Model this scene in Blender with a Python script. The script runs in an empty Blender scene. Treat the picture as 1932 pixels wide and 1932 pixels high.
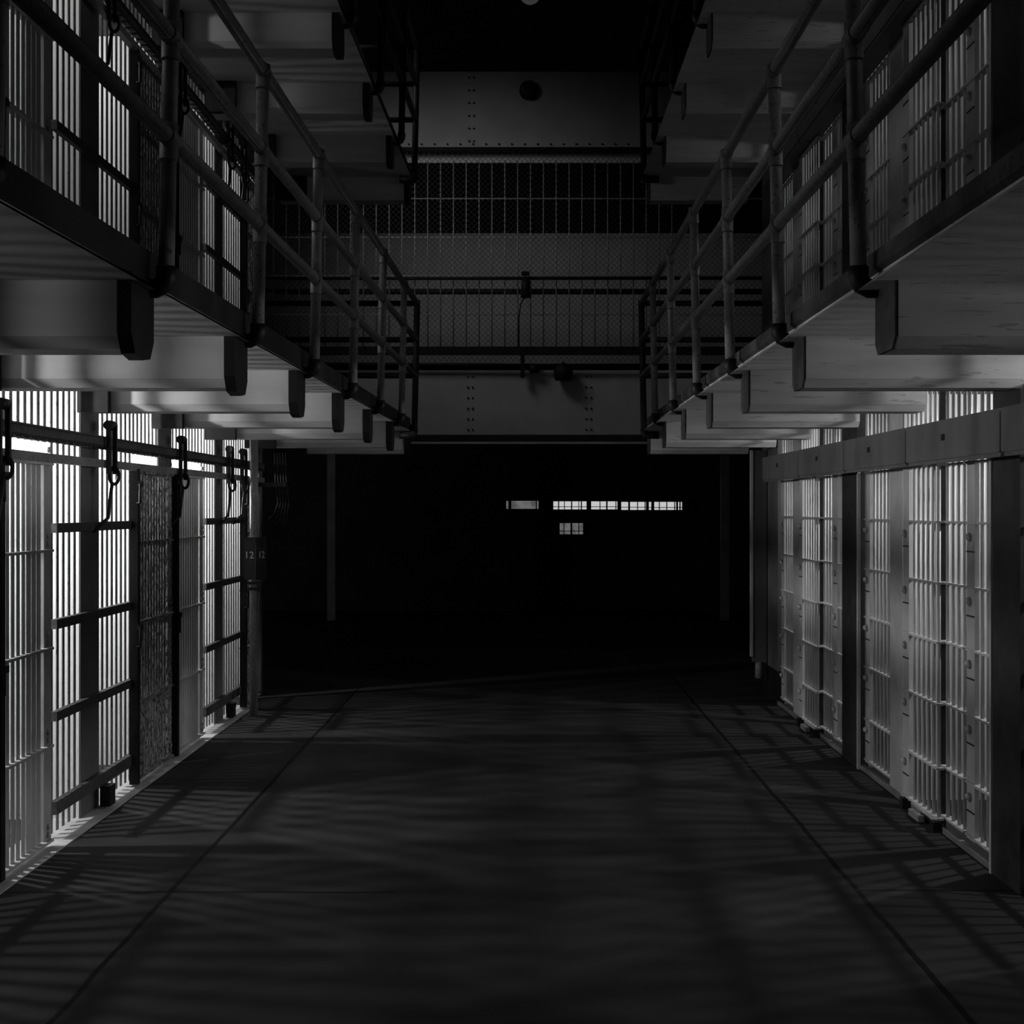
import bpy, math, random
from mathutils import Vector, Matrix
random.seed(7)
SC = bpy.context.scene
COL = SC.collection

# ------------------------------------------------------------------ camera, world, lights, exposure
F = 2817.0                       # focal length in pixels of the 1932 px frame
VPX, VPY, H = 990.0, 958.0, 1.8  # vanishing point of the corridor, eye height
cam = bpy.data.cameras.new('camera'); cam.sensor_width = 24.0; cam.sensor_fit = 'HORIZONTAL'
cam.lens = 24.0 * F / 1932.0
cam.shift_x = (966 - VPX) / 1932.0
cam.shift_y = (VPY - 966) / 1932.0
cam.clip_end = 100
co = bpy.data.objects.new('camera', cam); COL.objects.link(co)
co.location = (0, 0, H); co.rotation_euler = (math.pi / 2, 0, 0)
SC.camera = co

w = bpy.data.worlds.new('night'); SC.world = w; w.use_nodes = True
w.node_tree.nodes['Background'].inputs[0].default_value = (0, 0, 0, 1)
w.node_tree.nodes['Background'].inputs[1].default_value = 0.0

SC.view_settings.view_transform = 'Standard'; SC.view_settings.look = 'None'
SC.view_settings.gamma = 1.0; SC.view_settings.use_curve_mapping = False
SC.view_settings.exposure = 0.0

def lamp(name, loc, watt, radius=0.05):
    l = bpy.data.lights.new(name, 'POINT'); l.energy = watt; l.shadow_soft_size = radius
    o = bpy.data.objects.new(name, l); COL.objects.link(o); o.location = loc
    return o
# bare bulbs inside the cells: (depth, watts)
TIER = 2.66
LEFT_LOW   = [(4.2, 45), (6.0, 110), (7.85, 190), (9.72, 190), (11.6, 190), (13.5, 120)]
LEFT_HIGH  = [(4.2, 5), (6.0, 16), (7.85, 34), (9.72, 38), (11.6, 38), (13.5, 34)]
RIGHT_LOW  = [(4.9, 50), (6.5, 80), (8.3, 105), (9.9, 75), (11.7, 105), (13.3, 75)]
RIGHT_HIGH = [(4.4, 6), (6.2, 12), (8.3, 18), (9.9, 15), (11.7, 21), (13.3, 18)]
for d, p in LEFT_LOW:   lamp('cell_bulb', (-3.5, d, 2.33), p)
for d, p in LEFT_HIGH:  lamp('cell_bulb', (-3.5, d, 2.3 + TIER), p)
for d, p in RIGHT_LOW:  lamp('cell_bulb', (3.5, d, 2.40), p)
for d, p in RIGHT_HIGH: lamp('cell_bulb', (3.5, d, 2.36 + TIER), p)
lamp('column_fill', (-7.0, 21.5, 2.6), 22)  # unseen fill lamp, added only to lift the far columns
sp = bpy.data.lights.new('gallery_floodlight', 'SPOT'); sp.energy = 128; sp.spot_size = math.radians(75); sp.spot_blend = 1.0
sp.shadow_soft_size = 0.9
so = bpy.data.objects.new('gallery_floodlight', sp); COL.objects.link(so); so.location = (-2.45, 14.9, 6.6)
so.rotation_euler = (Vector((-0.3, 17.6, 4.1)) - Vector(so.location)).to_track_quat('-Z', 'Y').to_euler()

# ------------------------------------------------------------------ materials
def mat(name, v, var=0.25, scale=6.0, rough=0.6, bump=0.0, metal=0.0, spots=0.0, spot_v=0.02, stretch=(1, 1, 1)):
    m = bpy.data.materials.new(name); m.use_nodes = True
    nt = m.node_tree; n = nt.nodes; L = nt.links
    b = n['Principled BSDF']; b.inputs['Roughness'].default_value = rough; b.inputs['Metallic'].default_value = metal; b.inputs['Specular IOR Level'].default_value = 0.5 if v > 0.1 else 0.2
    tc = n.new('ShaderNodeTexCoord'); mp = n.new('ShaderNodeMapping'); mp.inputs['Scale'].default_value = stretch
    L.new(tc.outputs['Object'], mp.inputs['Vector'])
    oi = n.new('ShaderNodeObjectInfo'); vm = n.new('ShaderNodeVectorMath'); vm.operation = 'SCALE'
    vm.inputs[0].default_value = (17.0, 9.0, 23.0); L.new(oi.outputs['Random'], vm.inputs['Scale'])
    L.new(vm.outputs['Vector'], mp.inputs['Location'])
    nz = n.new('ShaderNodeTexNoise'); nz.inputs['Scale'].default_value = scale; nz.inputs['Detail'].default_value = 5
    L.new(mp.outputs['Vector'], nz.inputs['Vector'])
    cr = n.new('ShaderNodeValToRGB')
    lo, hi = v * (1 - var), min(1, v * (1 + var))
    cr.color_ramp.elements[0].position = 0.3; cr.color_ramp.elements[0].color = (lo, lo, lo, 1)
    cr.color_ramp.elements[1].position = 0.7; cr.color_ramp.elements[1].color = (hi, hi, hi, 1)
    L.new(nz.outputs['Fac'], cr.inputs['Fac'])
    out = cr.outputs['Color']
    if spots > 0:
        n2 = n.new('ShaderNodeTexNoise'); n2.inputs['Scale'].default_value = scale * 4; n2.inputs['Detail'].default_value = 6
        L.new(mp.outputs['Vector'], n2.inputs['Vector'])
        c2 = n.new('ShaderNodeValToRGB')
        c2.color_ramp.elements[0].position = 0.62 - spots * 0.25; c2.color_ramp.elements[0].color = (0, 0, 0, 1)
        c2.color_ramp.elements[1].position = 0.66 - spots * 0.25; c2.color_ramp.elements[1].color = (1, 1, 1, 1)
        L.new(n2.outputs['Fac'], c2.inputs['Fac'])
        mx = n.new('ShaderNodeMix'); mx.data_type = 'RGBA'
        L.new(c2.outputs['Color'], mx.inputs[0]); L.new(out, mx.inputs[6])
        mx.inputs[7].default_value = (spot_v, spot_v, spot_v, 1)
        out = mx.outputs[2]
    L.new(out, b.inputs['Base Color'])
    if bump > 0:
        bp = n.new('ShaderNodeBump'); bp.inputs['Strength'].default_value = bump; bp.inputs['Distance'].default_value = 0.02
        L.new(nz.outputs['Fac'], bp.inputs['Height']); L.new(bp.outputs['Normal'], b.inputs['Normal'])
    m['out'] = 1
    return m
M = {
    'cell_wall': mat('grey_cell_paint', 0.31, 0.15, 3, 0.7),
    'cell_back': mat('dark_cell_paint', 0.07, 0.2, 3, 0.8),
    'white': mat('pale_wall_paint', 0.55, 0.05, 3, 0.7),
    'pilaster': mat('grey_wall_paint', 0.10, 0.15, 5, 0.7),
    'concrete': mat('painted_concrete', 0.37, 0.12, 4, 0.7, 0.15, spots=0.0, stretch=(0.35, 1, 2)),
    'old_concrete': mat('peeling_concrete', 0.50, 0.12, 5, 0.8, 0.35, spots=0.02, spot_v=0.33, stretch=(0.35, 1, 3)),
    'black_edge': mat('black_edge_face', 0.010, 0.4, 8, 0.5),  # near-black tone for the deck edge and beam ends
    'grey_edge': mat('grimy_edge_paint', 0.045, 0.4, 8, 0.7, 0.2, spots=0.15, spot_v=0.02),
    'valance': mat('white_strip_paint', 0.8, 0.08, 5, 0.7),
    'sill': mat('lit_floor_strip', 0.36, 0.25, 6, 0.8),  # pale tone holds the cell light falling on the floor
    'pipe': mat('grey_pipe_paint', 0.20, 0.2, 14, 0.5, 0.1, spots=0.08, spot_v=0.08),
    'fitting': mat('dark_fitting_iron', 0.012, 0.4, 20, 0.5),
    'bar': mat('grey_bar_paint', 0.16, 0.2, 9, 0.5, spots=0.04, spot_v=0.05),
    'bar_pale': mat('pale_bar_paint', 0.38, 0.12, 7, 0.5, spots=0.0, spot_v=0.1),
    'band': mat('dark_band_paint', 0.06, 0.4, 30, 0.6, spots=0.2, spot_v=0.03),
    'rust': mat('rusted_bar_paint', 0.24, 0.4, 14, 0.8, 0.3, spots=0.5, spot_v=0.02, stretch=(1, 1, 0.6)),
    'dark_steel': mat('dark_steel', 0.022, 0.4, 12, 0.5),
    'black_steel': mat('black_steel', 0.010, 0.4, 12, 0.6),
    'header': mat('grey_housing_steel', 0.10, 0.22, 3.5, 0.5, stretch=(1, 1.6, 0.6)),
    'slot': mat('black_slot', 0.01, 0.2, 5, 0.9),
    'panel': mat('riveted_panel_paint', 0.42, 0.12, 3, 0.6),
    'gallery_wall': mat('gallery_wall_paint', 0.5, 0.1, 3, 0.7),
    'wire': mat('galvanised_wire', 0.05, 0.3, 10, 0.5),
    'cage': mat('cage_bar_paint', 0.34, 0.3, 10, 0.5),
    'plate': mat('number_plate_paint', 0.035, 0.4, 10, 0.5),
    'digits': mat('pale_numerals', 0.75, 0.1, 10, 0.6),
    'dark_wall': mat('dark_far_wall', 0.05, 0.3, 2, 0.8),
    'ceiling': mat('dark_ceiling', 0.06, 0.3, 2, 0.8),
    'column': mat('far_column_paint', 0.35, 0.2, 4, 0.7),
}
def floor_material():
    m = bpy.data.materials.new('worn_concrete_floor'); m.use_nodes = True
    nt = m.node_tree; n = nt.nodes; L = nt.links; b = n['Principled BSDF']
    b.inputs['Roughness'].default_value = 0.8; b.inputs['Specular IOR Level'].default_value = 0.12
    tc = n.new('ShaderNodeTexCoord'); sx = n.new('ShaderNodeSeparateXYZ'); L.new(tc.outputs['Object'], sx.inputs[0])
    nz = n.new('ShaderNodeTexNoise'); nz.inputs['Scale'].default_value = 2.2; nz.inputs['Detail'].default_value = 8
    L.new(tc.outputs['Object'], nz.inputs['Vector'])
    cr = n.new('ShaderNodeValToRGB')
    cr.color_ramp.elements[0].position = 0.3; cr.color_ramp.elements[0].color = (0.015, 0.015, 0.015, 1)
    cr.color_ramp.elements[1].position = 0.72; cr.color_ramp.elements[1].color = (0.029, 0.029, 0.029, 1)
    L.new(nz.outputs['Fac'], cr.inputs['Fac'])
    # a slight wobble makes the joints look hand-cut
    wob = n.new('ShaderNodeTexNoise'); wob.inputs['Scale'].default_value = 1.5; L.new(tc.outputs['Object'], wob.inputs['Vector'])
    wm = n.new('ShaderNodeMath'); wm.operation = 'MULTIPLY_ADD'; wm.inputs[1].default_value = 0.03; wm.inputs[2].default_value = -0.015
    L.new(wob.outputs['Fac'], wm.inputs[0])
    def line(sock, at, half, lim=None):
        a = n.new('ShaderNodeMath'); a.operation = 'SUBTRACT'; L.new(sock, a.inputs[0]); a.inputs[1].default_value = at
        a2 = n.new('ShaderNodeMath'); a2.operation = 'ADD'; L.new(a.outputs[0], a2.inputs[0]); L.new(wm.outputs[0], a2.inputs[1])
        c = n.new('ShaderNodeMath'); c.operation = 'ABSOLUTE'; L.new(a2.outputs[0], c.inputs[0])
        d = n.new('ShaderNodeMath'); d.operation = 'LESS_THAN'; L.new(c.outputs[0], d.inputs[0]); d.inputs[1].default_value = half
        return d.outputs[0]
    def mul(a, bsock):
        q = n.new('ShaderNodeMath'); q.operation = 'MULTIPLY'; L.new(a, q.inputs[0]); L.new(bsock, q.inputs[1]); return q.outputs[0]
    def cmp_(sock, op, v):
        q = n.new('ShaderNodeMath'); q.operation = op; L.new(sock, q.inputs[0]); q.inputs[1].default_value = v; return q.outputs[0]
    lines = [line(sx.outputs[0], -1.66, 0.012), line(sx.outputs[0], 1.565, 0.014)]
    lines.append(mul(line(sx.outputs[1], 6.99, 0.012), cmp_(sx.outputs[0], 'LESS_THAN', -0.6)))
    lines.append(mul(line(sx.outputs[1], 7.02, 0.012), cmp_(sx.outputs[0], 'GREATER_THAN', 1.55)))
    lines.append(mul(line(sx.outputs[1], 13.3, 0.02), cmp_(sx.outputs[0], 'LESS_THAN', 3)))
    acc = lines[0]
    for s in lines[1:]:
        q = n.new('ShaderNodeMath'); q.operation = 'MAXIMUM'; L.new(acc, q.inputs[0]); L.new(s, q.inputs[1]); acc = q.outputs[0]
    mx = n.new('ShaderNodeMix'); mx.data_type = 'RGBA'; L.new(acc, mx.inputs[0]); L.new(cr.outputs['Color'], mx.inputs[6])
    mx.inputs[7].default_value = (0.001, 0.001, 0.001, 1)
    L.new(mx.outputs[2], b.inputs['Base Color'])
    return m
M['floor'] = floor_material()
def glow_material(name, v, var=False):
    m = bpy.data.materials.new(name); m.use_nodes = True; nt = m.node_tree; n = nt.nodes; L = nt.links
    b = n['Principled BSDF']; b.inputs['Base Color'].default_value = (0.02, 0.02, 0.02, 1)
    b.inputs['Emission Color'].default_value = (v, v, v, 1); b.inputs['Emission Strength'].default_value = 1
    if var:
        tc = n.new('ShaderNodeTexCoord'); nz = n.new('ShaderNodeTexNoise'); nz.inputs['Scale'].default_value = 7
        nz.inputs['Detail'].default_value = 4; L.new(tc.outputs['Object'], nz.inputs['Vector'])
        cr = n.new('ShaderNodeValToRGB')
        cr.color_ramp.elements[0].position = 0.35; cr.color_ramp.elements[0].color = (v * 0.5, v * 0.5, v * 0.5, 1)
        cr.color_ramp.elements[1].position = 0.6; cr.color_ramp.elements[1].color = (v, v, v, 1)
        L.new(nz.outputs['Fac'], cr.inputs['Fac']); L.new(cr.outputs['Color'], b.inputs['Emission Color'])
    return m
M['pane'] = glow_material('daylight_pane', 0.55)
M['pane_dim'] = glow_material('dim_daylight_pane', 0.14, True)
M['globe'] = glow_material('dim_lamp_globe', 0.035)

# ------------------------------------------------------------------ mesh helpers
class MB:
    def __init__(s): s.v = []; s.f = []; s.sm = []
    def add(s, vs, fs, smooth=False):
        o = len(s.v); s.v += [tuple(v) for v in vs]; s.f += [tuple(o + i for i in f) for f in fs]; s.sm += [smooth] * len(fs)
        return s
    def box(s, x0, x1, y0, y1, z0, z1):
        vs = [(x, y, z) for z in (z0, z1) for y in (y0, y1) for x in (x0, x1)]
        if (x1 - x0) * (y1 - y0) * (z1 - z0) < 0: pass
        return s.add(vs, [(0, 2, 3, 1), (4, 5, 7, 6), (0, 1, 5, 4), (2, 6, 7, 3), (0, 4, 6, 2), (1, 3, 7, 5)])
    def prism(s, poly, axis, a0, a1):
        """poly of 2-D points; axis 'x': (y,z) pairs swept along x; 'y': (x,z); 'z': (x,y)"""
        n = len(poly)
        def P(p, a): return {'x': (a, p[0], p[1]), 'y': (p[0], a, p[1]), 'z': (p[0], p[1], a)}[axis]
        vs = [P(p, a0) for p in poly] + [P(p, a1) for p in poly]
        fs = [tuple(range(n))[::-1], tuple(range(n, 2 * n))]
        fs += [(i, (i + 1) % n, n + (i + 1) % n, n + i) for i in range(n)]
        return s.add(vs, fs)
    def tube(s, pts, r, n=12, cap=True):
        pts = [Vector(p) for p in pts]; rings = []; vs = []
        up = None
        for i, p in enumerate(pts):
            t = (pts[min(i + 1, len(pts) - 1)] - pts[max(i - 1, 0)]).normalized()
            if up is None:
                a = Vector((0, 0, 1)) if abs(t.z) < 0.9 else Vector((1, 0, 0))
                u = t.cross(a).normalized()
            else:
                u = (up - t * up.dot(t)).normalized()
            up = u; b = t.cross(u)
            rr = r[i] if isinstance(r, (list, tuple)) else r
            for k in range(n):
                an = 2 * math.pi * k / n
                vs.append(p + (u * math.cos(an) + b * math.sin(an)) * rr)
        fs = []
        for i in range(len(pts) - 1):
            for k in range(n):
                fs.append((i * n + k, i * n + (k + 1) % n, (i + 1) * n + (k + 1) % n, (i + 1) * n + k))
        s.add(vs, fs, True)
        if cap:
            o = len(s.v) - len(vs)
            s.f.append(tuple(o + k for k in range(n))[::-1]); s.sm.append(False)
            s.f.append(tuple(o + (len(pts) - 1) * n + k for k in range(n))); s.sm.append(False)
        return s
    def mesh(s, name, m, off=(0, 0, 0)):
        me = bpy.data.meshes.new(name)
        me.from_pydata([(v[0] - off[0], v[1] - off[1], v[2] - off[2]) for v in s.v], [], s.f)
        me.polygons.foreach_set('use_smooth', s.sm)
        me.materials.append(m); me.update()
        import bmesh
        bm = bmesh.new(); bm.from_mesh(me); bmesh.ops.recalc_face_normals(bm, faces=bm.faces); bm.to_mesh(me); bm.free()
        return me
    def build(s, name, m, parent=None, label=None):
        off = wloc(parent) if parent else (0, 0, 0)
        o = bpy.data.objects.new(name, s.mesh(name, m, off)); COL.objects.link(o)
        if parent: o.parent = parent
        if label: o['label'] = label
        return o
def wloc(o):
    v = Vector((0, 0, 0))
    while o: v += Vector(o.location); o = o.parent
    return v
def B(*a): return MB().box(*a)
def thing(name, label, cat, loc=(0, 0, 0), group=None):
    o = bpy.data.objects.new(name, None); COL.objects.link(o); o.location = loc; o.empty_display_size = 0.1
    o['label'] = label; o['category'] = cat
    if group: o['group'] = group
    return o
def tag(o, label, cat, group=None):
    o['label'] = label; o['category'] = cat
    if group: o['group'] = group
    return o
def struct(name, mb, m):
    o = mb.build(name, m); o['kind'] = 'structure'; return o
_bar = {}
def strap(parent, x, y, z0, z1, m, wd=0.038, th=0.005):
    """flat iron strap standing in the plane of the cell front"""
    key = ('s', round(z1 - z0, 3), wd, m.name)
    if key not in _bar: _bar[key] = MB().box(-th / 2, th / 2, -wd / 2, wd / 2, 0, z1 - z0).mesh('strap_bar', m)
    o = bpy.data.objects.new('strap_bar', _bar[key]); COL.objects.link(o); o.parent = parent
    o.location = Vector((x, y, z0)) - wloc(parent)
    return o
def bar(parent, x, y, z0, z1, m, r=0.010, name='bar'):
    key = (round(z1 - z0, 3), r, m.name)
    if key not in _bar: _bar[key] = MB().tube([(0, 0, 0), (0, 0, z1 - z0)], r, 10).mesh(name, m)
    o = bpy.data.objects.new(name, _bar[key]); COL.objects.link(o); o.parent = parent
    o.location = Vector((x, y, z0)) - wloc(parent)
    return o

# ------------------------------------------------------------------ measures of the place
XL, XR = -2.57, 2.36            # planes of the cell fronts
Z_BEAM, Z_SOF, Z_DECK = 2.353, 2.586, 2.727
T2 = 2.604                      # step from one walkway to the next
BEAMS = [5.3 + 1.69 * k for k in range(7)]
def edge_l(d): return -(1.385 - (d - 5.3) * 0.0166)
def edge_r(d): return 1.29
def post_l(d): return -(1.302 - (d - 5.42) * 0.0185)
def post_r(d): return 1.212
END = 14.6                      # far end of both cell blocks

# ------------------------------------------------------------------ the setting
struct('floor', B(-8.2, 8.2, -1.5, 27, -0.2, 0), M['floor'])
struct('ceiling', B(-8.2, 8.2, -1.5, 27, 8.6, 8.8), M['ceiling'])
LP = [(4.9, 5.25), (6.75, 7.12), (8.62, 9.0), (10.45, 10.85), (12.36, 12.7), (14.2, END)]
wl = MB()
for a, b in LP: wl.box(-5.3, XL, a, b, 0, 5.19)
struct('wall_left', wl, M['white'])
wb = MB()
wb.box(-5.5, -5.3, 3.0, END, 0, 8.6)
wb.box(-5.3, XL - 0.1, 3.0, END, 2.5, Z_DECK)          # slab between the tiers of cells
wb.box(-5.3, XL, 3.0, END, 5.1, 8.6)                   # closed wall of the tier above
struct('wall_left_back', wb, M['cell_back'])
RP = [(3.55, 3.95), (5.85, 6.0), (6.95, 7.32), (9.20, 9.36), (10.36, 10.81), (12.62, 12.78), (13.7, END)]
wr = MB()
for a, b in RP: wr.box(XR, 5.0, a, b, 0, 5.19)
struct('wall_right', wr, M['cell_wall'])
wb = MB()
wb.box(5.0, 5.2, 3.0, END, 0, 8.6)
wb.box(XR + 0.1, 5.0, 3.0, END, 2.5, Z_DECK)
wb.box(XR, 5.0, 3.0, END, 5.1, 8.6)
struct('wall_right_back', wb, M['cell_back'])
# dark painted piers standing a little proud of the cell fronts
n = 0
for z0, z1 in ((0, 2.5), (Z_DECK, 5.1)):
    for a, b in LP[2:]:
        n += 1; struct('trim_%d' % n, B(XL - 0.004, XL + 0.004, a, b, z0, z1), M['pilaster'])
    for a, b in ((6.93, 7.33), (10.34, 10.82)):
        n += 1; struct('trim_%d' % n, B(XR - 0.06, XR + 0.02, a, b, z0, z1), M['dark_steel'])
    for a in (9.20, 12.62):
        n += 1; struct('trim_%d' % n, B(XR - 0.03, XR + 0.03, a, a + 0.33, z0, z1), M['bar_pale'])
    n += 1; struct('trim_%d' % n, B(XR - 0.04, XR + 0.02, 13.68, END, z0 + (0.3 if z0 == 0 else 0), z1), M['pilaster'])
struct('baseboard_right', B(XR - 0.03, XR + 0.02, 13.68, END, 0, 0.3), M['black_steel'])
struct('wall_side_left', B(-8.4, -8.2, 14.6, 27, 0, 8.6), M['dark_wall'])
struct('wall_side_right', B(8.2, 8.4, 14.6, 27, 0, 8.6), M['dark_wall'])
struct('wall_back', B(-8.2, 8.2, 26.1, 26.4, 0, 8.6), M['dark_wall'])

struct('trim_%d' % (n + 1), B(XL - 0.15, XL + 0.13, 6.0, 13.6, 0.0, 0.006), M['sill'])   # pale strip with cell light painted into its tone, under the backlit fronts
# far windows: slits of daylight
DW = 26.0
def px(x, d): return (x - VPX) * d / F
def pz(y, d): return H - (y - VPY) * d / F
def far_window(i, x0, x1, y0, y1, mull, hbar=None, m='pane'):
    f = MB(); a, b, c, e = px(x0, DW), px(x1, DW), pz(y1, DW), pz(y0, DW); t = 0.03
    f.box(a - t, a, DW - 0.03, 26.1, c - t, e + t); f.box(b, b + t, DW - 0.03, 26.1, c - t, e + t)
    f.box(a, b, DW - 0.03, 26.1, e, e + t); f.box(a, b, DW - 0.03, 26.1, c - t, c)
    for u, wd in mull: f.box(px(u, DW) - wd / 2, px(u, DW) + wd / 2, DW - 0.02, DW + 0.03, c, e)
    if hbar: f.box(a, b, DW - 0.015, DW + 0.03, pz(hbar, DW) - 0.006, pz(hbar, DW) + 0.006)
    o = struct('window_%d' % i, f, M['black_steel'])
    MB().box(a, b, DW + 0.04, DW + 0.05, c, e).build('pane', M[m], o)
far_window(1, 955, 1016, 945, 960, [(962, .05), (1012, .02)], None, 'pane_dim')
far_window(2, 1044, 1165, 946, 961, [(1054, .02), (1065, .014), (1078.5, .02), (1092, .012), (1097, .02), (1111, .08), (1132, .014), (1145, .024), (1162, .014)], 956)
far_window(3, 1172, 1219, 947, 962, [(1187, .03), (1203, .014), (1217, .014)], 957)
far_window(4, 1224, 1287, 947, 962, [(1231.5, .05), (1244, .014), (1258, .014), (1273, .014), (1277.5, .03), (1283, .02)], 957.5)
far_window(5, 1056, 1100, 987, 1008, [(1064, .014), (1078, .03), (1092, .014)], 1002, 'pane_dim')

# ------------------------------------------------------------------ walkways
def walkway(side, level, label):
    zo = T2 * level; s = -1 if side == 'l' else 1
    ed = edge_l if side == 'l' else edge_r
    wx = (XL + 0.04 if side == 'l' else XR - 0.065)
    root = thing('walkway', label, 'walkway', (s * 1.9, 10, Z_DECK + zo), 'concrete walkways')
    cm = M['concrete'] if side == 'l' else M['old_concrete']
    y0, y1 = 2.6, 15.6
    zs, zt = Z_SOF + zo, Z_DECK + zo
    def xe(d, ins): return ed(d) - s * ins
    ch = 0.055 if side == 'l' else 0.085
    mb = MB()
    v = []
    prof = [(0, zs), (None, None)]
    for y in (y0, y1):
        v += [(wx, y, zs), (xe(y, ch), y, zs), (xe(y, 0), y, zs + ch * 0.75), (xe(y, 0), y, zt), (wx, y, zt)]
    mb.add(v, [(0, 1, 2, 3, 4), (9, 8, 7, 6, 5), (0, 5, 6, 1), (1, 6, 7, 2), (2, 7, 8, 3), (3, 8, 9, 4), (4, 9, 5, 0)])
    mb.build('deck', cm, root)
    if side == 'l':
        e = MB(); v = []
        for y in (y0, y1):
            v += [(xe(y, ch + 0.03), y, zs - 0.006), (xe(y, -0.012), y, zs + ch * 0.7), (xe(y, -0.012), y, zt + 0.006), (xe(y, 0.02), y, zt + 0.006), (xe(y, 0.02), y, zs + 0.02)]
        e.add(v, [(0, 1, 2, 3, 4), (9, 8, 7, 6, 5)] + [(i, (i + 1) % 5, 5 + (i + 1) % 5, 5 + i) for i in range(5)])
        e.build('edge_band', M['black_edge'], root, 'black edge band')  # near-black band over the deck edge
    else:
        e = MB(); v = []
        for y in (y0, y1):
            v += [(xe(y, -0.006), y, zs + ch * 0.75 + .004), (xe(y, -0.006), y, zt + 0.004), (xe(y, 0.02), y, zt + 0.004), (xe(y, 0.02), y, zs + ch)]
        e.add(v, [(0, 1, 2, 3), (7, 6, 5, 4)] + [(i, (i + 1) % 4, 4 + (i + 1) % 4, 4 + i) for i in range(4)])
        e.build('edge_band', M['grey_edge'], root, 'grimy dark edge face')
    for c in BEAMS:
        zb = Z_BEAM + zo; t = 0.145; q = 0.04
        poly = [(c - t, zs + 0.01), (c - t, zb + q), (c - t + q, zb), (c + t - q, zb), (c + t, zb + q), (c + t, zs + 0.01)]
        xa, xb = sorted((wx + s * 0.0, ed(c) - s * 0.005))
        MB().prism(poly, 'x', xa, xb).build('beam', cm, root)
        if side == 'r':
            poly = [(c - t, zs + 0.0), (c - t, zb + q), (c - t + q, zb), (c + t - q, zb), (c + t, zb + q), (c + t, zs + 0.0)]
            MB().prism(poly, 'x', ed(c) - 0.012, ed(c) + 0.0).build('beam_cap', M['grey_edge'], root, 'grimy dark beam end')
        if side == 'l':
            B(XL + 0.03, -2.365 + (c - 8.68) * 0.02, c - 0.21, c - 0.14, Z_BEAM - 0.012 + zo, zs + 0.0).build('beam_end_block', M['black_steel'], root, 'dark block at the wall end of the beam')  # near-black block covering the beam face beside the wall
            poly = [(c - t - .012, zs + 0.03), (c - t - .012, zb + q + .01), (c - t + q, zb - .016), (c, zb - 0.03), (c + t - q, zb - .016), (c + t + .012, zb + q + .01), (c + t + .012, zs + 0.03)]
            MB().prism(poly, 'x', ed(c) - 0.02, ed(c) + 0.03).build('beam_cap', M['black_edge'], root, 'black beam end')
    return root
walkway('l', 0, 'lower concrete walkway with black edge and bright-patched beams above backlit cells')
walkway('r', 0, 'lower pale concrete walkway with bare edge and beams, above the steel header boxes')
walkway('l', 1, 'top concrete walkway with black beam ends, dark railing standing on it, above rusty side')
walkway('r', 1, 'top pale concrete walkway with bare beams above the upper header boxes')

# ------------------------------------------------------------------ pipe railings
POSTS = [3.73] + [5.42 + 1.69 * k for k in range(6)]
RAILS = [3.145, 3.51, 3.88]
def railing(side, level, label, mt):
    zo = T2 * level; s = -1 if side == 'l' else 1
    pf = post_l if side == 'l' else post_r
    root = thing('pipe_railing', label, 'railing', (s * 1.2, 10, Z_DECK + zo), 'pipe railings')
    def X(d, z): return pf(d) - s * 0.02 * (z - 2.62)
    R = 0.029
    for d in (POSTS if side == 'l' else POSTS[1:]):
        pts = [(X(d, 2.66), d, 2.66 + zo), (X(d, RAILS[2]), d, RAILS[2] + zo)]
        p = MB().tube(pts, R * 1.03, 16).build('post', mt, root)
        zb = 2.655 + zo; xb = X(d, 2.66)
        arc = [(xb, d, zb + 0.02), (xb, d, zb - 0.02), (xb + s * 0.012, d, zb - 0.045), (xb + s * 0.04, d, zb - 0.06), (xb + s * 0.085, d, zb - 0.06)]
        e = MB().tube(arc, [0.037, 0.037, 0.036, 0.035, 0.035], 14)
        e.tube([(xb + s * 0.07, d, zb - 0.06), (xb + s * 0.095, d, zb - 0.06)], 0.05, 14)
        e.build('elbow', M['fitting'], p, 'black elbow fitting')
        for z in RAILS:
            c = MB().tube([(X(d, z - 0.085), d, z - 0.085 + zo), (X(d, z - .08), d, z - 0.08 + zo), (X(d, z + .05), d, min(z + 0.05, RAILS[2] + .03) + zo)], [0.037, 0.034, 0.034], 16)
            c.tube([(X(d, z), d - 0.06, z + zo), (X(d, z), d + 0.06, z + zo)], 0.034, 16)
            c.build('tee_fitting', mt, p)
    for z in RAILS:
        MB().tube([(X(2.7, z), 2.7, z + zo), (X(15.2, z), 15.2, z + zo)], R, 16).build('rail', mt, root)
    xc = X(15.2, 3.5)
    p = MB().tube([(X(15.2, 2.5), 15.2, 2.55 + zo), (X(15.2, 3.9), 15.2, 3.91 + zo)], R * 1.1, 14).build('post', M['dark_steel'], root, 'black corner post')
    MB().tube([(X(15.2, 2.5), 15.2, 2.6 + zo), (X(15.2, 2.5), 15.2, 2.54 + zo), (X(15.2, 2.5) + s * 0.15, 15.2, 2.54 + zo)], 0.04, 12).build('elbow', M['fitting'], p)
    for z in RAILS:
        MB().tube([(X(15.2, z), 15.2, z + zo), (s * 2.75, 15.2, z + zo)], R, 12).build('end_rail', M['dark_steel'], root)
    return root
railing('l', 0, 'grey three-rail pipe railing on the black-edged lower walkway over the backlit cells', M['pipe'])
railing('r', 0, 'grey three-rail pipe railing on the bare-edged lower walkway over the header boxes', M['pipe'])
railing('l', 1, 'black silhouetted pipe railing on the top walkway beside the riveted wall', M['dark_steel'])  # dark material on both top railings paints in their lack of light
railing('r', 1, 'unlit pipe railing on the top walkway over the upper header boxes', M['dark_steel'])

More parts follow.
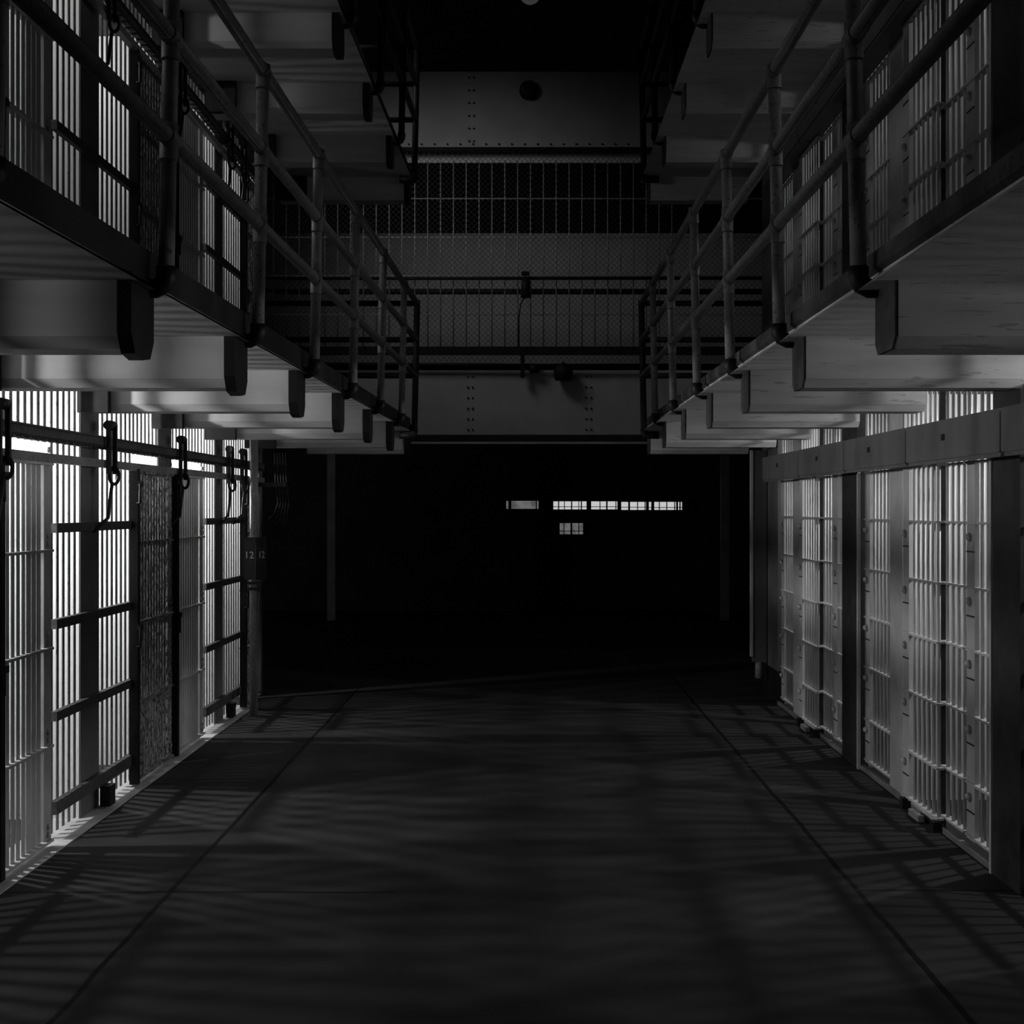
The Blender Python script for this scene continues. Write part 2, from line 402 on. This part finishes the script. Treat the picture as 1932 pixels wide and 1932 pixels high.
# ------------------------------------------------------------------ backlit side: fronts, doors, locking gear
def frange(a, b, st):
    out = []; x = a
    while x < b - 1e-6: out.append(x); x += st
    return out
BANDS = [1.69, 1.17, 0.672, 0.177]
def grille_left(zo, lows, highs, b0, b1, label, ztop=2.5):
    root = thing('cell_grille', label, 'grille', (XL, (b0 + b1) / 2, zo), 'cell grilles')
    for d in lows: strap(root, XL, d, zo + 0.03, zo + ztop, M['bar'])
    for d in highs: strap(root, XL, d, zo + 2.15, zo + ztop, M['bar'])
    for i, z in enumerate(BANDS):
        h = 0.036 if i == 3 else 0.026
        B(XL + 0.012, XL + 0.045, b0, b1, zo + z - h, zo + z + h).build('flat_band', M['band'], root)
    mb = B(XL + 0.04, XL + 0.10, (b0 + b1) / 2 - 0.02, (b0 + b1) / 2 + 0.1, zo + 0.02, zo + 0.14)
    mb.build('foot_block', M['fitting'], root)
    return root
CROSS_L = [2.03, 1.574, 1.058, 0.543, 0.045]
def door_left(zo, a, b, label, m, near_stile=True, wide=(99, 0.05)):
    """sliding barred door between depths a and b"""
    x = XL + 0.05
    root = thing('cell_door', label, 'door', (x, (a + b) / 2, zo), 'cell doors')
    n = max(4, round((b - a - 0.2) / 0.077)); st = (b - a - 0.2) / n
    for k in range(n): strap(root, x, a + 0.09 + st * k, zo + 0.03, zo + 2.05, m, 0.05 if k < wide[0] else wide[1])
    s = B(x - 0.02, x + 0.035, a - 0.01, a + 0.045, zo + 0.02, zo + 2.05).build('stile', M['black_steel'] if near_stile else m, root, 'door edge stile with shade put into its black colour')  # blackened stile: shade on the side away from the bulbs, painted in
    e = B(x - 0.008, x + 0.008, b - 0.12, b, zo + 0.03, zo + 2.05).build('edge_plate', m, root)
    for z in CROSS_L:
        B(x - 0.03, x + 0.03, a + 0.02, b - 0.02, zo + z - 0.007, zo + z + 0.007).build('crossbar', m, root)
        c = MB()
        for dz in (0.035, 0.075): c.tube([(x + 0.006, b - 0.06, zo + z + dz), (x + 0.022, b - 0.06, zo + z + dz)], 0.016, 10)
        c.build('rivet_pair', m, e)
    for z in (1.95, 1.03):
        h = MB().tube([(x + .03, a - .015, zo + z), (x + .055, a - .03, zo + z), (x + .055, a - .03, zo + z - .12), (x + .03, a - .015, zo + z - .12)], 0.009, 8)
        h.box(x + .02, x + .06, a - .03, a + .03, zo + z - .015, zo + z + .02)
        h.build('hasp', M['fitting'], s)
    return root
def lock_gear(zo, d, label):
    x = XL + 0.10
    root = thing('door_lever', label, 'lever', (x, d, zo + 1.5), 'door levers on the backlit side')
    MB().tube([(x, d - 0.05, zo + 2.29), (x, d + 0.06, zo + 2.29)], 0.03, 10).build('roller', M['fitting'], root)
    m = B(x - 0.012, x + 0.012, d - 0.045, d - 0.02, zo + 2.0, zo + 2.28)
    m.box(x - 0.012 + .02, x + 0.012 + .02, d + 0.02, d + 0.045, zo + 2.0, zo + 2.28)
    m.build('strap', M['dark_steel'], root)
    ring = [(x + 0.02 + 0.028 * math.cos(a), d + 0.01, zo + 1.99 + 0.05 * math.sin(a)) for a in [2 * math.pi * k / 14 for k in range(15)]]
    MB().tube(ring, 0.011, 8).build('link', M['fitting'], root)
    MB().tube([(x + .01, d, zo + 1.94), (x, d - 0.01, zo + 1.84), (x - 0.005, d - 0.03, zo + 1.74), (x - 0.06, d - 0.14, zo + 1.66)], 0.011, 8).build('rod', M['dark_steel'], root)
    return root
def rails_left(zo, a, b, where):
    x = XL + 0.06
    root = thing('toothed_locking_bar', 'dark toothed locking bar along the tops of the backlit fronts, ' + where, 'locking bar', (x, (a + b) / 2, zo + 2.15))
    mb = B(x - 0.025, x + 0.015, a, b, zo + 2.155, zo + 2.213); mb.box(x - 0.03, x + 0.03, a, b, zo + 2.213, zo + 2.222)
    mb.build('bar', M['band'], root)
    low = []
    for d in frange(a, b - .12, 0.12):
        low += [(d, zo + 2.156), (d + .04, zo + 2.156), (d + .055, zo + 2.147), (d + .105, zo + 2.147)]
    MB().prism(low + [(low[-1][0], zo + 2.17), (a, zo + 2.17)], 'x', x - 0.022, x + 0.018).build('tooth_row', M['black_steel'], root)
    r2 = thing('flat_guide_rail', 'flat grey guide rail just under the toothed locking bar, ' + where, 'guide rail', (x, (a + b) / 2, zo + 2.05))
    B(x - 0.02, x + 0.02, a, b, zo + 2.038, zo + 2.085).build('rail', M['bar'], r2)

for lev, zo in ((0, 0.0), (1, 2.70)):
    W = ('ground floor', 'upper tier')[lev]
    grille_left(zo, frange(8.105, 8.6, .104) + frange(9.08, 9.75, .105), frange(7.15, 8.08, .105) + frange(9.80, 10.44, .1), 8.06, 9.76,
                'backlit barred grille with dark flat bands, between grey and rusty doors, ' + W)
    grille_left(zo, frange(11.86, 12.34, .104) + frange(12.76, 13.55, .105), frange(10.9, 11.83, .105) + frange(13.6, 14.18, .105), 11.84, 13.5,
                'backlit barred grille with dark flat bands, beyond the second grey door, ' + W)
    if lev == 0:
        grille_left(zo, frange(4.0, 4.88, .104) + frange(5.27, 6.72, .105), [], 4.0, 6.7, 'backlit barred grille nearer the viewer than the first grey door')
    door_left(zo, 7.10, 7.92, 'grey barred door with narrow bright gaps before the first banded grille, ' + W, M['bar_pale'], wide=(5, 0.07))
    door_left(zo, 9.60, 10.62, 'dark rust-speckled barred cell door beside brightly backlit bars, ' + W, M['rust'], wide=(0, 0.067))
    door_left(zo, 10.70, 11.66, 'grey barred cell door just beyond the rust-speckled door, ' + W, M['bar_pale'], wide=(0, 0.07))
    door_left(zo, 13.32, 14.12, 'narrow dark cell door ending the row of backlit fronts, ' + W, M['rust'])
    rails_left(zo, 6.2, 14.3, W)
    for d, q in ((7.05, 'by the first grey door'), (8.9, 'over the first banded grille'), (10.75, 'beyond the rusty door'), (12.5, 'over the second banded grille'), (13.1, 'closest to the number 12 plates')):
        lock_gear(zo, d, 'dark hooked door lever ' + q + ', ' + W)

# ------------------------------------------------------------------ header-box side
CROSS_R = [2.04, 1.72, 1.38, 1.05, 0.707, 0.35, 0.07]
def front_right(zo, a, b, label, ztop, x=None, plate_at_far=True, m=None, name='cell_grille', cat='grille', skip_cross=False):
    x = XR if x is None else x; m = m or M['bar_pale']
    root = thing(name, label, cat, (x, (a + b) / 2, zo), 'cell doors' if cat == 'door' else 'cell grilles')
    bb = b
    if plate_at_far:
        p = B(x - 0.012, x + 0.012, b - 0.14, b, zo + 0.05, zo + ztop if name == 'cell_grille' and False else zo + 2.05).build('edge_plate', m, root)
        for z in CROSS_R:
            if z > 2.0: continue
            r = MB().tube([(x - 0.012, b - 0.06, zo + z - 0.075), (x - 0.03, b - 0.06, zo + z - 0.08), (x - 0.034, b - 0.06, zo + z - 0.085)], [0.026, 0.022, 0.006], 10)
            r.build('bolt_head', m, p)
            B(x - 0.016, x - 0.010, b - 0.135, b - 0.005, zo + z - 0.155, zo + z - 0.147).build('plate_joint', M['dark_steel'], p)
        bb = b - 0.16
        if ztop > 2.1:
            for dd in (b - 0.11, b - 0.01): bar(root, x, dd, zo + 2.05, zo + ztop, m, 0.0105)
    n = max(3, round((bb - a) / 0.1)); st = (bb - a) / n
    for k in range(n): bar(root, x, a + 0.03 + st * k, zo + 0.06, zo + (ztop if name == 'cell_grille' else 2.05), m, 0.0105)
    for z in CROSS_R:
        B(x - 0.022, x + 0.022, a, b, zo + z - 0.006, zo + z + 0.006).build('crossbar', m, root)
    return root
def header(zo, a, b, label):
    x0, x1 = 2.174, 2.335
    root = thing('mechanism_box', label, 'steel box', (x0, (a + b) / 2, zo + 2.055), 'mechanism boxes')
    q = 0.012
    poly = [(a + .004, 2.055 + q), (a + .004 + q, 2.055), (b - .012 - q, 2.055), (b - .012, 2.055 + q), (b - .012, 2.257 - q), (b - .012 - q, 2.257), (a + .004 + q, 2.257), (a + .004, 2.257 - q)]
    MB().prism([(p[0], p[1] + zo) for p in poly], 'x', x0, x1).build('cover', M['header'], root)
    c = (a + b) / 2 + 0.08
    B(x0 - 0.003, x0 + 0.01, c - 0.03, c + 0.03, zo + 2.15, zo + 2.183).build('key_slot', M['slot'], root, 'black key slot')
    l = MB().box(x0 + 0.01, x0 + 0.03, a + .02, b - .03, zo + 2.035, zo + 2.056)
    l.build('lip', M['header'], root)
    return root
for lev, zo in ((0, 0.0), (1, 2.665)):
    W = ('ground floor', 'upper tier')[lev]
    for i, off in enumerate((0.0, 3.42)):
        Q = ('nearer pair', 'farther pair')[i]
        if off:
            front_right(zo, 12.97, 13.66, 'short barred panel with bolted plate beside the plain end wall, ' + W, 2.5)
        else:
            front_right(zo, 9.55, 10.30, 'pale barred panel with bolted plate between pale jamb and dark pier, ' + W, 2.5)
        front_right(zo, 8.28 + off, 9.05 + off, 'pale barred sliding door beside the bright slit, ' + Q + ', ' + W, 2.05, XR - 0.055, name='cell_door', cat='door')
        front_right(zo, 7.97 + off, 8.40 + off, 'plain narrow barred panel between sliding door and bolted panel, ' + Q + ', ' + W, 2.5, plate_at_far=False)
        front_right(zo, 7.36 + off, 7.93 + off, 'pale barred panel with bolted plate before the sliding door, ' + Q + ', ' + W, 2.5)
        # transom bars over the door
        t = thing('transom_grille', 'short bars above the pale sliding door, ' + Q + ', ' + W, 'grille', (XR, 8.8 + off, zo + 2.0))
        for d in frange(8.47 + off, 9.25 + off, 0.1): bar(t, XR, d, zo + 2.06, zo + 2.5, M['bar_pale'], 0.0105)
        B(XR - .02, XR + .02, 8.43 + off, 9.27 + off, zo + 2.05, zo + 2.062).build('crossbar', M['bar_pale'], t)
        B(XR - .022, XR + .01, 8.40 + off, 8.43 + off, zo, zo + 2.5).build('stile', M['dark_steel'], t)
        # sill gear at floor level
        g = thing('door_sill_track', 'low steel sill track under pale barred doors, ' + Q + ', ' + W, 'door track', (XR - .05, 8.6 + off, zo))
        B(XR - 0.05, XR - 0.02, 7.36 + off, 10.28 + off if not off else 13.66, zo + 0.0, zo + 0.03).build('track', M['bar'], g)
        for d in (8.30, 8.97):
            B(XR - 0.10, XR - 0.05, d + off - 0.04, d + off + 0.03, zo, zo + 0.06).build('roller_block', M['fitting'], g)
        B(XR - 0.12, XR - 0.085, 8.5 + off, 8.72 + off, zo + 0.01, zo + 0.045).build('latch', M['bar'], g)
        v = thing('jamb_angle', 'thin pale upright angle beside the dark pier, ' + Q + ', ' + W, 'angle iron', (XR - .07, 10.30 + off if not off else 7.34, zo))
        dd = 10.27 if not off else 7.335
        B(XR - 0.07, XR - 0.05, dd, dd + 0.03, zo, zo + 2.05).build('upright', M['bar_pale'], v)
    if lev == 0:
        front_right(zo, 3.98, 5.84, 'pale barred panel nearest the viewer under the first mechanism box', 2.5, plate_at_far=False)
        front_right(zo, 6.02, 6.93, 'pale barred panel on the near side of the first dark pier', 2.5, plate_at_far=False)
    seams = [5.1, 6.83, 8.53, 10.19, 11.89, 13.67]
    names = ['partly seen, before the first pier', 'over the nearer sliding door', 'over the middle dark pier', 'over the farther sliding door', 'last before the end pipe']
    for k in range(5):
        header(zo, seams[k], seams[k + 1], 'grey steel mechanism box with key slot, ' + names[k] + ', ' + W)

# ------------------------------------------------------------------ far ends of the blocks
r = thing('number_post', 'round grey post with number 12 plates at the end of the backlit cells', 'post', (-2.345, 12.93, 0))
MB().tube([(-2.345, 12.93, 0), (-2.345, 12.93, 2.4)], 0.036, 20).build('pipe', M['pipe'], r)
B(-2.36, -2.33, 13.08, 13.16, 0.2, 1.93).build('backing_strip', M['bar'], r)
def digits(parent, txt, size, mtx):
    c = bpy.data.curves.new('numerals', 'FONT'); c.body = txt; c.size = size; c.align_x = 'CENTER'; c.extrude = 0.001
    o = bpy.data.objects.new('numerals', c); COL.objects.link(o)
    dg = bpy.context.evaluated_depsgraph_get()
    me = bpy.data.meshes.new_from_object(o.evaluated_get(dg))
    bpy.data.objects.remove(o)
    me.transform(mtx); me.materials.clear(); me.materials.append(M['digits'])
    n = bpy.data.objects.new('numerals', me); COL.objects.link(n); n.parent = parent; n.location = -wloc(parent)
    n['label'] = 'pale painted numerals 12'
    return n
pl = MB().box(-2.415, -2.325, 12.86, 12.87, 1.18, 1.545).build('number_plate', M['plate'], r, 'dark plate numbered 12')
digits(pl, '12', 0.085, Matrix.Translation((-2.373, 12.857, 1.365)) @ Matrix.Rotation(math.pi / 2, 4, 'X'))
p2 = MB().prism([(-2.322, 12.87), (-2.316, 12.865), (-2.245, 12.985), (-2.251, 12.99)], 'z', 1.18, 1.545).build('number_plate', M['plate'], r, 'angled dark plate numbered 12')
ang = math.atan2(12.985 - 12.865, -2.245 + 2.316)
digits(p2, '12', 0.085, Matrix.Translation((-2.278, 12.922, 1.365)) @ Matrix.Rotation(ang, 4, 'Z') @ Matrix.Rotation(math.pi / 2, 4, 'X'))
cl = MB()
for z in (1.15, 1.1): cl.box(-2.40, -2.27, 12.88, 12.98, z - .012, z + .012)
cl.build('clamp', M['fitting'], r)
cb = thing('cable_bundle', 'loose dark cables hanging from a bracket behind the numbered post', 'cables', (-2.3, 13.6, 2.0))
m = MB()
for k in range(5):
    x = -2.28 + .025 * k
    m.tube([(x, 13.6, 2.3), (x + .01, 13.6, 2.0), (x + .03, 13.62, 1.85), (x - .0, 13.6, 1.75 - .03 * k), (x - .05, 13.6, 1.70 - .03 * k)], 0.004, 6)
m.build('cable', M['fitting'], cb); B(-2.535, -2.18, 13.58, 13.66, 1.99, 2.03).build('bracket', M['dark_steel'], cb)
c = thing('cable_duct', 'tall flat duct with a pipe end below, at the end of the header-box side', 'duct', (2.2, 14.3, 0))
B(2.178, 2.31, 14.25, 14.32, 0.33, 2.35).build('cover', M['header'], c)
B(2.155, 2.178, 14.24, 14.30, 0.38, 2.35).build('edge_strip', M['bar_pale'], c)
MB().tube([(2.245, 14.29, 0.17), (2.245, 14.29, 0.4)], 0.04, 14).build('pipe', M['pipe'], c)
for x, lab, zt in ((-3.09, 'slim far column standing in the dark behind the numbered post', 2.95), (3.2, 'slim far column standing in the dark beside the flat duct', 2.75)):
    o = thing('column', lab, 'column', (x, 23.9, 0))
    MB().box(x - .065, x + .065, 23.84, 23.96, 0.0, zt).build('shaft', M['column'], o)
    B(x - .3, x + .3, 23.84, 23.96, zt, zt + .09).build('cap', M['column'], o)

# ------------------------------------------------------------------ gun gallery across the far end
GY = 17.6
g = thing('gallery', 'barred guard gallery with chain-link and white riveted panels spanning the corridor end', 'gallery', (0, GY, 2.55))
B(-8.2, 8.2, GY, GY + 0.04, 2.66, 3.506).build('lower_panel', M['panel'], g)
b = B(-8.2, 8.2, GY - 0.02, GY + 0.06, 2.575, 2.66); b.build('sill_beam', M['dark_steel'], g)
B(-8.2, 8.2, GY - 0.07, GY + 0.06, 2.55, 2.575).build('sill_flange', M['panel'], g, 'pale bottom flange')
B(-8.2, 8.2, GY, GY + 0.04, 6.05, 6.94).build('upper_panel', M['panel'], g)
B(-4.2, 4.2, GY - 0.03, GY + 0.03, 6.0, 6.045).build('top_rail', M['black_steel'], g, 'black rail under the upper panel')
B(-4.2, 4.2, GY + 0.10, GY + 0.13, 5.89, 6.0).build('valance', M['valance'], g, 'pale strip behind the chain-link')
B(-4.2, 4.2, GY - 0.01, GY + 0.03, 3.60, 3.70).build('kick_rail', M['black_steel'], g, 'black rail at the cage foot')
rv = MB()
for xp in (883, 892, 1106, 1115):
    for zz in frange(2.72, 3.48, 0.125): rv.tube([(px(xp, GY), GY + .01, zz), (px(xp, GY), GY - 0.012, zz)], 0.012, 6)
for xp in (885, 894):
    for zz in frange(6.12, 6.9, 0.15): rv.tube([(px(xp, GY), GY + .01, zz), (px(xp, GY), GY - 0.012, zz)], 0.012, 6)
for k in range(-22, 24): rv.tube([(k * 0.152, GY + .01, 6.085), (k * 0.152, GY - 0.012, 6.085)], 0.012, 6)
for k in range(-28, 30): rv.tube([(k * 0.14, GY + .01, 2.62), (k * 0.14, GY - 0.03, 2.62)], 0.01, 6)
rv.build('rivets', M['dark_steel'], g)
x0 = px(806.7, GY)
for k in range(-13, 20):
    bar(g, x0 + k * 0.1518, GY + 0.03, 3.62, 5.9, M['cage'], 0.008, 'cage_bar')
for y in (374, 447, 520, 593):
    z = pz(y, GY); B(-4.2, 4.2, GY + 0.02, GY + 0.04, z - 0.007, z + 0.007).build('crossbar', M['cage'], g)
zc = pz(526, GY); MB().tube([(-4.2, GY - .04, zc), (4.2, GY - .04, zc)], 0.02, 8).build('handrail', M['black_steel'], g)
# chain-link net
net = MB(); P = 0.066; r = 0.0022
def seg(xa, za, xb, zb):
    dx, dz = xb - xa, zb - za; L = math.hypot(dx, dz); nx, nz = -dz / L * r, dx / L * r; y = GY - 0.015
    net.add([(xa + nx, y, za + nz), (xb + nx, y, zb + nz), (xb - nx, y, zb - nz), (xa - nx, y, za - nz),
             (xa, y + 2 * r, za), (xb, y + 2 * r, zb)], [(0, 1, 2, 3), (0, 4, 5, 1), (3, 2, 5, 4)])
zlo, zhi = 3.51, 6.0; h = zhi - zlo
k = 0
x = -4.2 - h
while x < 4.2:
    xa, xb = x, x + h; za, zb = zlo, zhi
    if xa < -4.2: za += (-4.2 - xa); xa = -4.2
    if xb > 4.2: zb -= (xb - 4.2); xb = 4.2
    if xb > xa + .01: seg(xa, za, xb, zb); seg(xa if False else -xa, za, -xb, zb)
    x += P
net.build('chain_link', M['wire'], g)
B(-8.2, 8.2, GY, GY + 1.5, 3.42, 3.5).build('gallery_floor', M['dark_steel'], g)
B(-4.2, 4.2, GY + 1.4, GY + 1.5, 3.5, pz(440, GY + 1.4)).build('rear_wall', M['gallery_wall'], g)
B(-4.2, 4.2, GY + 0.04, GY + 1.5, 6.9, 6.94).build('roof', M['dark_steel'], g)
rr = MB()
for z in (3.72, 4.42): rr.tube([(-4.2, GY + 0.5, z), (4.2, GY + 0.5, z)], 0.035, 8)
rr.build('inner_rail', M['black_steel'], g)
# things on the gallery front
pp = thing('conduit', 'black conduit running along the front of the lower riveted panel', 'conduit', (0, 17.5, 3.47))
MB().tube([(-3.2, 17.52, pz(686.5, 17.5)), (-0.6, 17.52, pz(688, 17.5)), (1.5, 17.52, pz(692, 17.5))], 0.022, 8).build('pipe', M['black_steel'], pp)
jb = MB().tube([(px(1008, 17.5), 17.52, pz(690, 17.5)), (px(1008, 17.5), 17.52, pz(703, 17.5))], [0.075, 0.05], 12); jb.build('junction', M['black_steel'], pp)
fl = thing('floodlight', 'black round-topped lamp housing hanging from the conduit', 'lamp', (px(1063, 17.45), 17.45, 3.4))
x = px(1063, 17.45); z0 = pz(717, 17.45)
MB().tube([(x, 17.485, z0), (x, 17.485, z0 + .05), (x, 17.485, z0 + .1), (x, 17.485, z0 + .15), (x, 17.485, z0 + .175)], [0.098, 0.112, 0.114, 0.1, 0.06], 20).build('housing', M['black_steel'], fl)
MB().tube([(x, 17.45, z0 + .16), (x, 17.5, z0 + .2)], 0.02, 8).build('bracket', M['black_steel'], fl)
rd = thing('rod', 'short dark vertical rod crossing the conduit on the lower riveted panel', 'rod', (px(986, 17.45), 17.42, 3.4))
MB().box(px(982, 17.4), px(990, 17.4), 17.44, 17.51, pz(712, 17.4), pz(664, 17.4)).build('shaft', M['black_steel'], rd)
hd = thing('spotlight', 'dark handheld-size spotlight clamped to the gallery handrail', 'lamp', (px(991, 17.5), 17.5, pz(563, 17.5)))
MB().tube([(px(992, 17.5), 17.48, pz(562, 17.5)), (px(992, 17.5), 17.48, pz(525, 17.5))], [0.06, 0.045], 12).build('body', M['black_steel'], hd)
B(px(984, 17.5), px(999, 17.5), 17.45, 17.52, pz(520, 17.5), pz(513, 17.5)).build('cap', M['black_steel'], hd)
MB().tube([(px(988, 17.5), 17.48, pz(563, 17.5)), (px(982, 17.5), 17.5, pz(575, 17.5)), (px(979, 17.5), 17.5, pz(600, 17.5)), (px(979, 17.5), 17.5, pz(655, 17.5))], 0.008, 6).build('cable', M['black_steel'], hd)
al = thing('alarm_gong', 'round dark gong mounted on the upper riveted panel', 'gong', (px(998, 17.5), 17.55, pz(167, 17.5)))
MB().tube([(px(998, 17.5), 17.6, pz(167, 17.5)), (px(998, 17.5), 17.55, pz(167, 17.5)), (px(998, 17.5), 17.52, pz(167, 17.5))], [0.115, 0.112, 0.05], 20).build('dome', M['dark_steel'], al)
# dim globe lamp just above the corridor
la = thing('globe_lamp', 'dim round globe lamp hanging high in the dark over the corridor', 'lamp', (px(1000, 16.0), 16.0, pz(-12, 16.0)))
gl = MB(); c = Vector((px(1000, 16.0), 16.0, pz(-12, 16.0))); ring = []
N = 9
gl.tube([c + Vector((0, 0, 0.115 * -math.cos(math.pi * i / N))) for i in range(N + 1)], [max(0.002, 0.115 * math.sin(math.pi * i / N)) for i in range(N + 1)], 16)
gl.build('globe', M['globe'], la)
MB().tube([c + Vector((0, 0, 0.11)), (c.x, c.y, 8.6)], 0.012, 8).build('stem', M['black_steel'], la)
